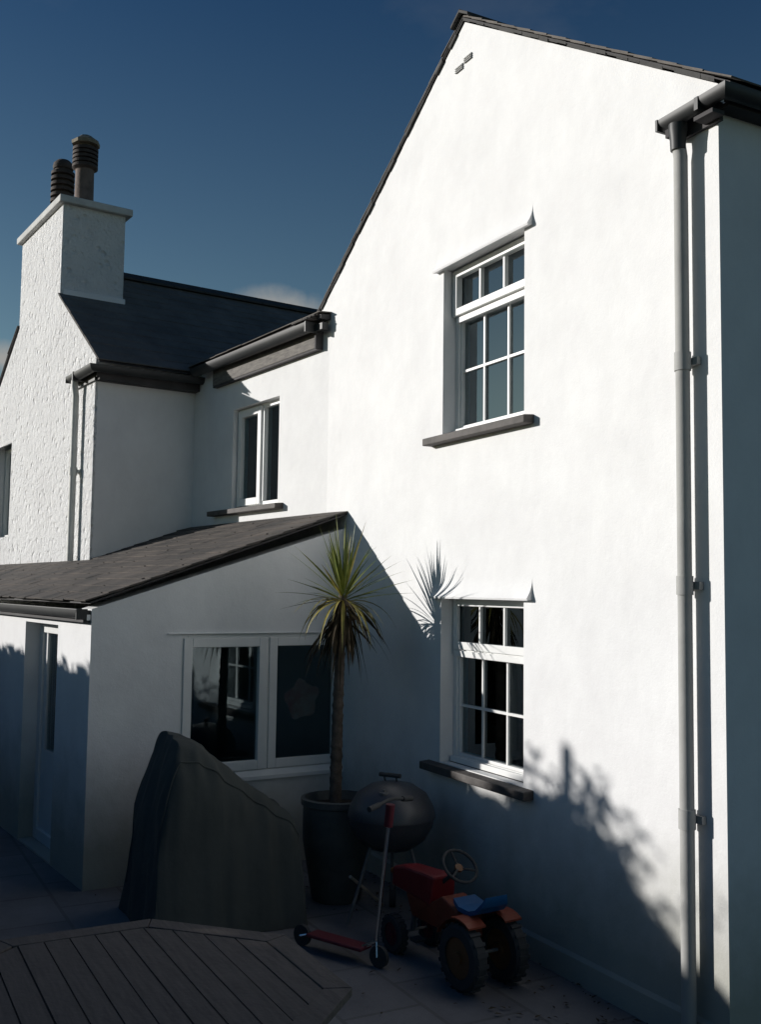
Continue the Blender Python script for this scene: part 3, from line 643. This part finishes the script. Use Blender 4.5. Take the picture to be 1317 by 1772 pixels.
# ================================================================== PEDAL TRACTOR (faces left)
TO = Vector((-1.40, -.62, 0)); ry = .0
def T(x, y, z): return TO + Vector((-x, y, z))        # x forward = world -x
tt = thing('pedal_tractor', 'red ride-on pedal tractor with blue seat and black steering wheel against the wall', 'pedal tractor', TO)
b = MB(); b.prism([T(.15, -.11, .40), T(.66, -.085, .42), T(.67, -.07, .55), T(.52, -.075, .585), T(.2, -.09, .60), T(.12, -.1, .60)], [T(.15, .11, .40), T(.66, .085, .42), T(.67, .07, .55), T(.52, .075, .585), T(.2, .09, .60), T(.12, .1, .60)]); bd = b.build('bonnet', 'red', tt, bevel=.02)
b = MB(); b.box(T, .668, .676, -.05, .05, .44, .53); 
b.build('grille', 'rubber', bd)
for y in (-.06, .06):
    b = MB(); b.lathe(T(.672, y, .515), [(.0, 0), (.018, 0), (.02, .01), (.0, .018)], 14, axis=(-1, 0, 0)); b.build('headlight', 'yellow', bd)
b = MB(); b.prism([T(-.2, -.09, .26), T(.42, -.07, .26), T(.5, -.07, .41), T(.16, -.1, .42), T(.02, -.1, .50), T(-.16, -.1, .44)], [T(-.2, .09, .26), T(.42, .07, .26), T(.5, .07, .41), T(.16, .1, .42), T(.02, .1, .50), T(-.16, .1, .44)]); b.build('chassis', 'orange', tt, bevel=.015)
b = MB(); b.tube([T(.14, 0, .55), T(-.03, 0, .68)], .014, 10); b.build('steering_column', 'rubber', tt)
b = MB(); ax = (T(0, 0, .7) - T(.12, 0, .57)).normalized(); cen = T(-.05, 0, .70); a_ = ax.orthogonal().normalized(); b_ = ax.cross(a_); R_ = .125
b.tube([cen + (a_ * math.cos(2 * math.pi * k / 28) + b_ * math.sin(2 * math.pi * k / 28)) * R_ for k in range(29)], .011, 8, False)
for k in range(3): q = 2 * math.pi * k / 3 + .5; b.tube([cen - ax * .02, cen + (a_ * math.cos(q) + b_ * math.sin(q)) * R_], .008, 6)
b.build('steering_wheel', 'rubber', tt, smooth=True)
b = MB(); b.lathe(cen - ax * .02, [(.0, -.01), (.03, -.008), (.03, .01), (.0, .014)], 16, axis=ax); b.build('hub', 'yellow', tt)
b = MB(); secs = []
for x, z, hw in ((-.10, .485, .09), (-.18, .455, .11), (-.30, .455, .12), (-.37, .48, .12), (-.42, .53, .11), (-.44, .57, .09)): secs.append((x, z, hw))
for (x0, z0, h0), (x1, z1, h1) in zip(secs, secs[1:]):
    b.prism([T(x0, -h0, z0), T(x0, h0, z0), T(x0, h0, z0 + .03), T(x0, -h0, z0 + .03)], [T(x1, -h1, z1), T(x1, h1, z1), T(x1, h1, z1 + .03), T(x1, -h1, z1 + .03)])
b.build('seat', 'blue', tt, smooth=True)
def wheel(c, r, wd, hubcol, nm='wheel'):
    b = MB(); prof = [(r * .62, -wd / 2), (r * .9, -wd / 2), (r, -wd * .3), (r, wd * .3), (r * .9, wd / 2), (r * .62, wd / 2)]
    b.lathe(c, prof, 36, axis=(0, 1, 0), close=True)
    for k in range(20):
        q = 2 * math.pi * k / 20; e0 = Vector((math.cos(q), 0, math.sin(q))); e1 = Vector((-math.sin(q), 0, math.cos(q))); p = Vector(c) + e0 * r
        b.add([p + e1 * u * .012 + Vector((0, v * wd * .42, 0)) + e0 * h for u in (-1, 1) for v in (-1, 1) for h in (-.004, r * .04)], [(0, 1, 3, 2), (4, 6, 7, 5), (0, 4, 5, 1), (2, 3, 7, 6), (0, 2, 6, 4), (1, 5, 7, 3)])
    w_ = b.build(nm, 'rubber', tt, smooth=True)
    b = MB(); b.lathe(c, [(r * .63, -wd * .35), (r * .55, -wd * .38), (r * .2, -wd * .2), (r * .18, -wd * .55), (.0, -wd * .56)], 30, axis=(0, 1, 0)); b.lathe(c, [(r * .63, wd * .35), (r * .55, wd * .38), (r * .2, wd * .2), (.0, wd * .5)], 30, axis=(0, 1, 0)); b.build('rim', hubcol, w_, smooth=True)
wheel(T(-.31, -.17, .21), .21, .10, 'yellow'); wheel(T(-.31, .17, .21), .21, .10, 'yellow')
wheel(T(.5, -.16, .13), .13, .07, 'dred'); wheel(T(.5, .16, .13), .13, .07, 'dred')
for y in (-.15, .15):
    b = MB(); pr_ = [T(-.31 + .24 * math.cos(q), 0, .21 + .24 * math.sin(q)) for q in [math.radians(a) for a in range(25, 125, 12)]]
    for p0, p1 in zip(pr_, pr_[1:]): b.prism([p0 + Vector((0, y - .07, 0)), p0 + Vector((0, y + .07, 0)), p0 + Vector((0, y + .07, .012)), p0 + Vector((0, y - .07, .012))], [p1 + Vector((0, y - .07, 0)), p1 + Vector((0, y + .07, 0)), p1 + Vector((0, y + .07, .012)), p1 + Vector((0, y - .07, .012))])
    b.build('mudguard', 'orange', tt)
b = MB(); b.tube([T(-.31, -.17, .21), T(-.31, .17, .21)], .012, 8); b.build('axle', 'lead', tt)
b = MB(); b.tube([T(.5, -.15, .13), T(.5, .15, .13)], .01, 8); b.tube([T(.5, 0, .13), T(.48, 0, .28)], .02, 8); b.build('axle', 'lead', tt)
for y in (-.14, .14):
    b = MB(); b.box(T, .2, .28, y - .04, y + .04, .15 if y < 0 else .25, .17 if y < 0 else .27); b.build('pedal', 'rubber', tt)

tt.scale = (.82, .82, .82); tt.location = (-1.52, -.50, 0); tt.rotation_euler = (0, 0, math.radians(5))

# ================================================================== SCOOTER
SB = Vector((-1.74, -.86, 0)); hd = Vector((-.9, -.42, 0)).normalized(); sd_ = Vector((-hd.y, hd.x, 0))
def SF(a, b2, c): return SB + hd * a + sd_ * b2 + ZZ * c
sc = thing('push_scooter', "child's scooter with a chrome stem and dull red grip sleeve standing by the barbecue", 'scooter', SB)
top = SF(-.07, 0, .93); bot = SF(.02, 0, .14)
b = MB(); b.tube([bot, bot.lerp(top, .80)], .011, 12); b.build('stem', 'chrome', sc, smooth=True)
b = MB(); b.tube([bot.lerp(top, .81), bot.lerp(top, .965)], .026, 12); b.build('stem_sleeve', 'dred', sc, smooth=True)
b = MB(); b.tube([top + sd_ * -.17 - ZZ * .02, top + sd_ * -.03, top + sd_ * .03, top + sd_ * .17 - ZZ * .02], .010, 10); b.build('handlebar', 'rubber', sc, smooth=True)
for q in (-1, 1):
    b = MB(); b.tube([top + sd_ * .11 * q - ZZ * .013, top + sd_ * .20 * q - ZZ * .024], .016, 12); b.build('grip', 'rubber', sc, smooth=True)
b = MB(); b.box(SF, .09, .50, -.055, .055, .075, .095); b.build('deck', 'dred', sc, bevel=.008)
for x in (.0, .57):
    b = MB(); b.lathe(SF(x, 0, .06), [(.0, -.012), (.06, -.012), (.06, .012), (.0, .012)], 24, axis=sd_); b.build('wheel', 'rubber', sc, smooth=True)
b = MB(); b.tube([bot, SF(0, .022, .06)], .009, 8); b.tube([bot, SF(.12, 0, .085)], .012, 8); b.build('fork', 'chrome', sc)
b = MB(); b.tube([SF(.48, 0, .085), SF(.57, .02, .06)], .009, 8); b.build('rear_stay', 'chrome', sc)

# ================================================================== COVERED FURNITURE
CV = Vector((-3.0, -1.425, 0))
def coverz(v):   # profile along y (image left to right): v from 0..1
    pts = [(-.02, 0.0), (.0, .40), (.03, .72), (.07, .93), (.13, 1.12), (.155, 1.165), (.27, 1.145), (.36, 1.10), (.46, 1.02), (.58, .945), (.70, .86), (.82, .775), (.93, .70), (1.0, .60), (1.03, 0.0)]
    for (a, za), (b, zb) in zip(pts, pts[1:]):
        if v <= b: return za + (zb - za) * max(0, (v - a)) / (b - a)
    return 0
b = MB(); nu, nv = 70, 110; wd = .90
vs_ = []
for i in range(nu + 1):
    u = i / nu * 2 - 1                                  # depth across
    for j in range(nv + 1):
        ph = j / nv * math.pi
        v = .5 - .5 * math.cos(ph) if True else 0
        vv_ = -.02 + 1.05 * (v * .5 + (j / nv) * .5)
        h = coverz(vv_)
        k = max(0, 1 - abs(u) ** 7.0) ** .5
        z = h * k
        flare = 1 + .10 * (1 - min(1, z / 1.1))
        x = u * .36 * (flare + .12 * (1 - z / 1.2)); y = (vv_ - .5) * wd * (1 + .05 * (1 - z / 1.2))
        nzv = noise.noise(Vector((x * 2.1, y * 2.6, z * 1.3 + 5))) * .035 + abs(noise.noise(Vector((x * 5, y * 6, z * 1.6)))) * .03 + noise.noise(Vector((x * 14, y * 15, z * 4))) * .010
        fold = (math.sin(y * 17 + u * 4 + z * 2) * .016 + math.sin(y * 41 + u * 9 + z * 5) * .006) * (1.15 - .75 * min(1, z / 1.1))
        vs_.append(CV + Vector((x + nzv, y + nzv * .7 + fold, max(0.004, z + (nzv * .5 if z > .1 else 0)))))
b.add(vs_, [(i * (nv + 1) + j, (i + 1) * (nv + 1) + j, (i + 1) * (nv + 1) + j + 1, i * (nv + 1) + j + 1) for i in range(nu) for j in range(nv)])
def cv(i, j): return vs_[i * (nv + 1) + j]
b.tube([cv(7, j) + Vector((0, 0, .004)) for j in range(2, nv - 1, 2)], .006, 6); b.tube([cv(nu - 7, j) + Vector((0, 0, .004)) for j in range(2, nv - 1, 2)], .006, 6)
cvo = b.build('furniture_cover', 'tarp', None, smooth=True, origin=CV); tag(cvo, 'dark weatherproof cover draped over garden furniture, peaked at its left end', 'cover')

# ================================================================== PATIO TABLE
TC = Vector((-.09, -2.72, 0)); ap = .72; TZ = .74
tb = thing('patio_table', 'octagonal weathered wooden patio table with slatted top in the foreground', 'table', TC)
R8 = ap / math.cos(math.pi / 8)
V8 = [Vector((math.cos(math.pi / 8 + k * math.pi / 4), math.sin(math.pi / 8 + k * math.pi / 4), 0)) for k in range(8)]
b = MB()
for k in range(8):
    a, c = V8[k], V8[(k + 1) % 8]; g_ = .0015; e = (c - a).normalized() * g_
    A = [TC + a * R8 + e, TC + c * R8 - e, TC + c * (R8 - .10) - e, TC + a * (R8 - .10) + e]
    b.prism([p + ZZ * (TZ - .028) for p in A], [p + ZZ * TZ for p in A])
tpo = b.build('table_top', 'wood', tb, bevel=.003)
b = MB(); y = -ap + .10
apn = ap - .094
rr = random.Random(2)
nsl = 13; ww = 2 * apn / nsl
for i in range(nsl):
    y0 = -apn + i * ww + .0028; y1 = y0 + ww - .0056
    def hwf(yy): 
        Rn = apn / math.cos(math.pi / 8); half = Rn * math.sin(math.pi / 8); ay = abs(yy)
        return apn if ay <= half else apn - (ay - half)
    dz = rr.uniform(-.0015, .0015)
    A = [TC + Vector((-hwf(y0), y0, TZ - .026)), TC + Vector((hwf(y0), y0, TZ - .026)), TC + Vector((hwf(y1), y1, TZ - .026)), TC + Vector((-hwf(y1), y1, TZ - .026))]
    b.prism(A, [p + ZZ * (.023 + dz) for p in A])
b.build('slats', 'wood', tpo)
b = MB()
for k in range(8):
    a, c = V8[k] * (R8 - .12), V8[(k + 1) % 8] * (R8 - .12); n_in = -(a + c).normalized() * .022
    A = [TC + a, TC + c, TC + c + n_in, TC + a + n_in]; b.prism([p + ZZ * (TZ - .1) for p in A], [p + ZZ * (TZ - .03) for p in A])
b.build('apron', 'wood', tb)
for sx_, sy_ in ((1, 1), (1, -1), (-1, 1), (-1, -1)):
    b = MB(); p = TC + Vector((.40 * sx_, .40 * sy_, 0)); b.box(lambda a, b2, c: p + Vector((a, b2, c)), -.03, .03, -.03, .03, 0, TZ - .03); b.build('leg', 'wood', tb, bevel=.004)

# ================================================================== SMALL STICK
st = MB(); st.tube([(-2.50, -.67, .285), (-2.60, -.50, .155), (-2.70, -.325, .012)], .010, 10)
tag(st.build('stick', 'stick', None, origin=(-2.6, -.5, .15), smooth=True), 'short pale wooden stick leaning in the shade beside the covered furniture', 'stick')

rr = random.Random(77)
gl_ = MB()
for _ in range(260):
    x = rr.uniform(-3.8, .4); y = -abs(rr.gauss(0, .35)) - .03 if rr.random() < .7 else rr.uniform(-2.0, -.1); a = rr.uniform(0, 6.28); s_ = rr.uniform(.012, .032)
    c0 = Vector((x, y, .012)); e1 = Vector((math.cos(a), math.sin(a), rr.uniform(-.15, .35))); e2 = Vector((-math.sin(a), math.cos(a), rr.uniform(-.2, .2)))
    gl_.add([c0 - e1 * s_ * .5, c0 + e2 * s_ * .35 + ZZ * .004, c0 + e1 * s_, c0 - e2 * s_ * .35 + ZZ * .003], [(0, 1, 2, 3)])
fl_ = gl_.build('fallen_leaves', 'leafd', None, recalc=False); fl_['kind'] = 'stuff'; tag(fl_, 'dry brown leaves scattered over paving at the foot of the gable', 'leaves')

# ================================================================== HEDGE (outside the frame; throws the shade over the yard)
def hedge(name, x0, x1, yc, depth, topf, n, seed, label, cat, density=1., leaf=.075):
    rr = random.Random(seed)
    root = thing(name, label, cat, (0.5 * (x0 + x1), yc, 0))
    core = MB(); m = int((x1 - x0) / .12); V = []
    for i in range(m + 1):
        x = x0 + (x1 - x0) * i / m; h = max(.1, topf(x) - .14) * density
        for (o, z) in ((-depth / 2 + .1, 0), (-depth / 2 + .12, h * .95), (0, h), (depth / 2 - .12, h * .95), (depth / 2 - .1, 0)): V.append((x, yc + o, z))
    core.add(V, [(i * 5 + j, (i + 1) * 5 + j, (i + 1) * 5 + j + 1, i * 5 + j + 1) for i in range(m) for j in range(4)] + [(0, 1, 2, 3, 4), tuple(m * 5 + k for k in range(5))])
    core.build('branches', 'bark', root)
    lv = MB()
    for _ in range(n):
        x = rr.uniform(x0 - .1, x1 + .1); h = topf(min(max(x, x0), x1)); top = rr.random() < .5
        z = h - abs(rr.gauss(0, .10)) - .03 if top else rr.uniform(0, h)
        y = yc + (rr.uniform(-depth / 2, depth / 2) if top else rr.choice((-1, 1)) * (depth / 2 + rr.gauss(0, .05)))
        a = Vector((rr.gauss(0, 1), rr.gauss(0, 1), rr.gauss(0, 1))).normalized(); c = a.orthogonal().normalized(); s = leaf * rr.uniform(.6, 1.3)
        p = Vector((x, y, z)); lv.add([p - a * s, p + c * s * .45, p + a * s, p - c * s * .45], [(0, 1, 2, 3)])
    lv.build('foliage', 'hedge', root, recalc=False)
    return root
HY = -6.5
def interp(t, x):
    if x <= t[0][0]: return t[0][1]
    for (a, p), (b, q) in zip(t, t[1:]):
        if x <= b: return p + (q - p) * (x - a) / (b - a)
    return t[-1][1]
HT = [(-14, 2.66), (-11, 2.70), (-9.4, 2.76), (-9.15, 2.84), (-8.8, 2.74), (-8.0, 2.82), (-7.6, 2.82), (-7.3, 2.82), (-6.9, 2.81), (-6.72, 2.90), (-6.5, 2.96), (-6.40, 2.85), (-6.24, 2.70), (-5.98, 2.55), (-5.6, 2.42)]
def toph(x): return interp(HT, x) + .025 * math.sin(x * 9.1) + .02 * math.sin(x * 23)
hedge('garden_hedge', -14, -5.6, HY, .8, toph, 26000, 1, 'tall clipped hedge beyond the patio whose shade covers the yard', 'hedge')
def toph2(x): return max(2.22, 2.38 - (x + 5.65) * .35) + .06 * math.sin(x * 1.9) + .04 * math.sin(x * 4.7)
hedge('low_hedge', -5.65, 9, HY, .8, toph2, 20000, 2, 'lower stretch of clipped hedge running behind the viewer', 'hedge')
# loose shrub beside the hedge: open twigs that dapple the wall
sr = thing('loose_shrub', 'open leafy shrub at the end of the tall hedge that dapples the gable', 'shrub', (-5.85, HY + .2, 0))
b = MB(); rr = random.Random(9); tips = []
for k in range(64):
    p = Vector((-6.14 + rr.uniform(-.35, .35), HY + .5 + rr.uniform(-.2, .2), 1.72)); d = Vector((rr.uniform(-.3, .3), rr.uniform(-.3, .3), 1)).normalized(); pts = [p]
    top_ = rr.uniform(.9, 1.4)
    for q in range(6): d = (d + Vector((rr.gauss(0, .12), rr.gauss(0, .12), rr.gauss(0, .05)))).normalized(); p = p + d * top_ / 6; pts.append(p)
    pts = [p_ for p_ in pts if p_.z < interp([(-6.55, 3.06), (-6.25, 3.02), (-6.05, 2.98), (-5.84, 2.92), (-5.72, 2.5)], p_.x)]
    pts = [p_ for p_ in pts if p_.x > -6.56]
    if len(pts) < 3: continue
    b.tube(pts, [.008 - .001 * q for q in range(len(pts))], 5); tips += pts[2:]
b.tube([(-6.1, HY + .5, 0), (-6.1, HY + .5, .9), (-6.14, HY + .5, 1.75)], [.05, .04, .03], 8)
b.build('twigs', 'bark', sr)
lv = MB()
for p in tips:
    if p.z > interp([(-6.55, 3.06), (-6.25, 3.02), (-6.05, 2.98), (-5.84, 2.92), (-5.72, 2.5)], p.x): continue
    for q in range(rr.randint(5, 11)):
        c0 = p + Vector((rr.gauss(0, .06), rr.gauss(0, .06), rr.gauss(0, .06))); a = Vector((rr.gauss(0, 1), rr.gauss(0, 1), rr.gauss(0, 1))).normalized(); c = a.orthogonal().normalized(); s = rr.uniform(.03, .065)
        lv.add([c0 - a * s, c0 + c * s * .45, c0 + a * s, c0 - c * s * .45], [(0, 1, 2, 3)])
lv.build('foliage', 'hedge', sr, recalc=False)
# post in the hedge (its shadow is the spike)
b = MB(); b.lathe((-6.58, HY + .05, 0), [(.045, 0), (.04, 3.30), (.02, 3.32), (.0, 3.325)], 12); b2 = b.build('wooden_post', 'bark', None, origin=(-6.58, HY + .05, 0), smooth=True); tag(b2, 'rough wooden post standing up out of the tall hedge', 'post')
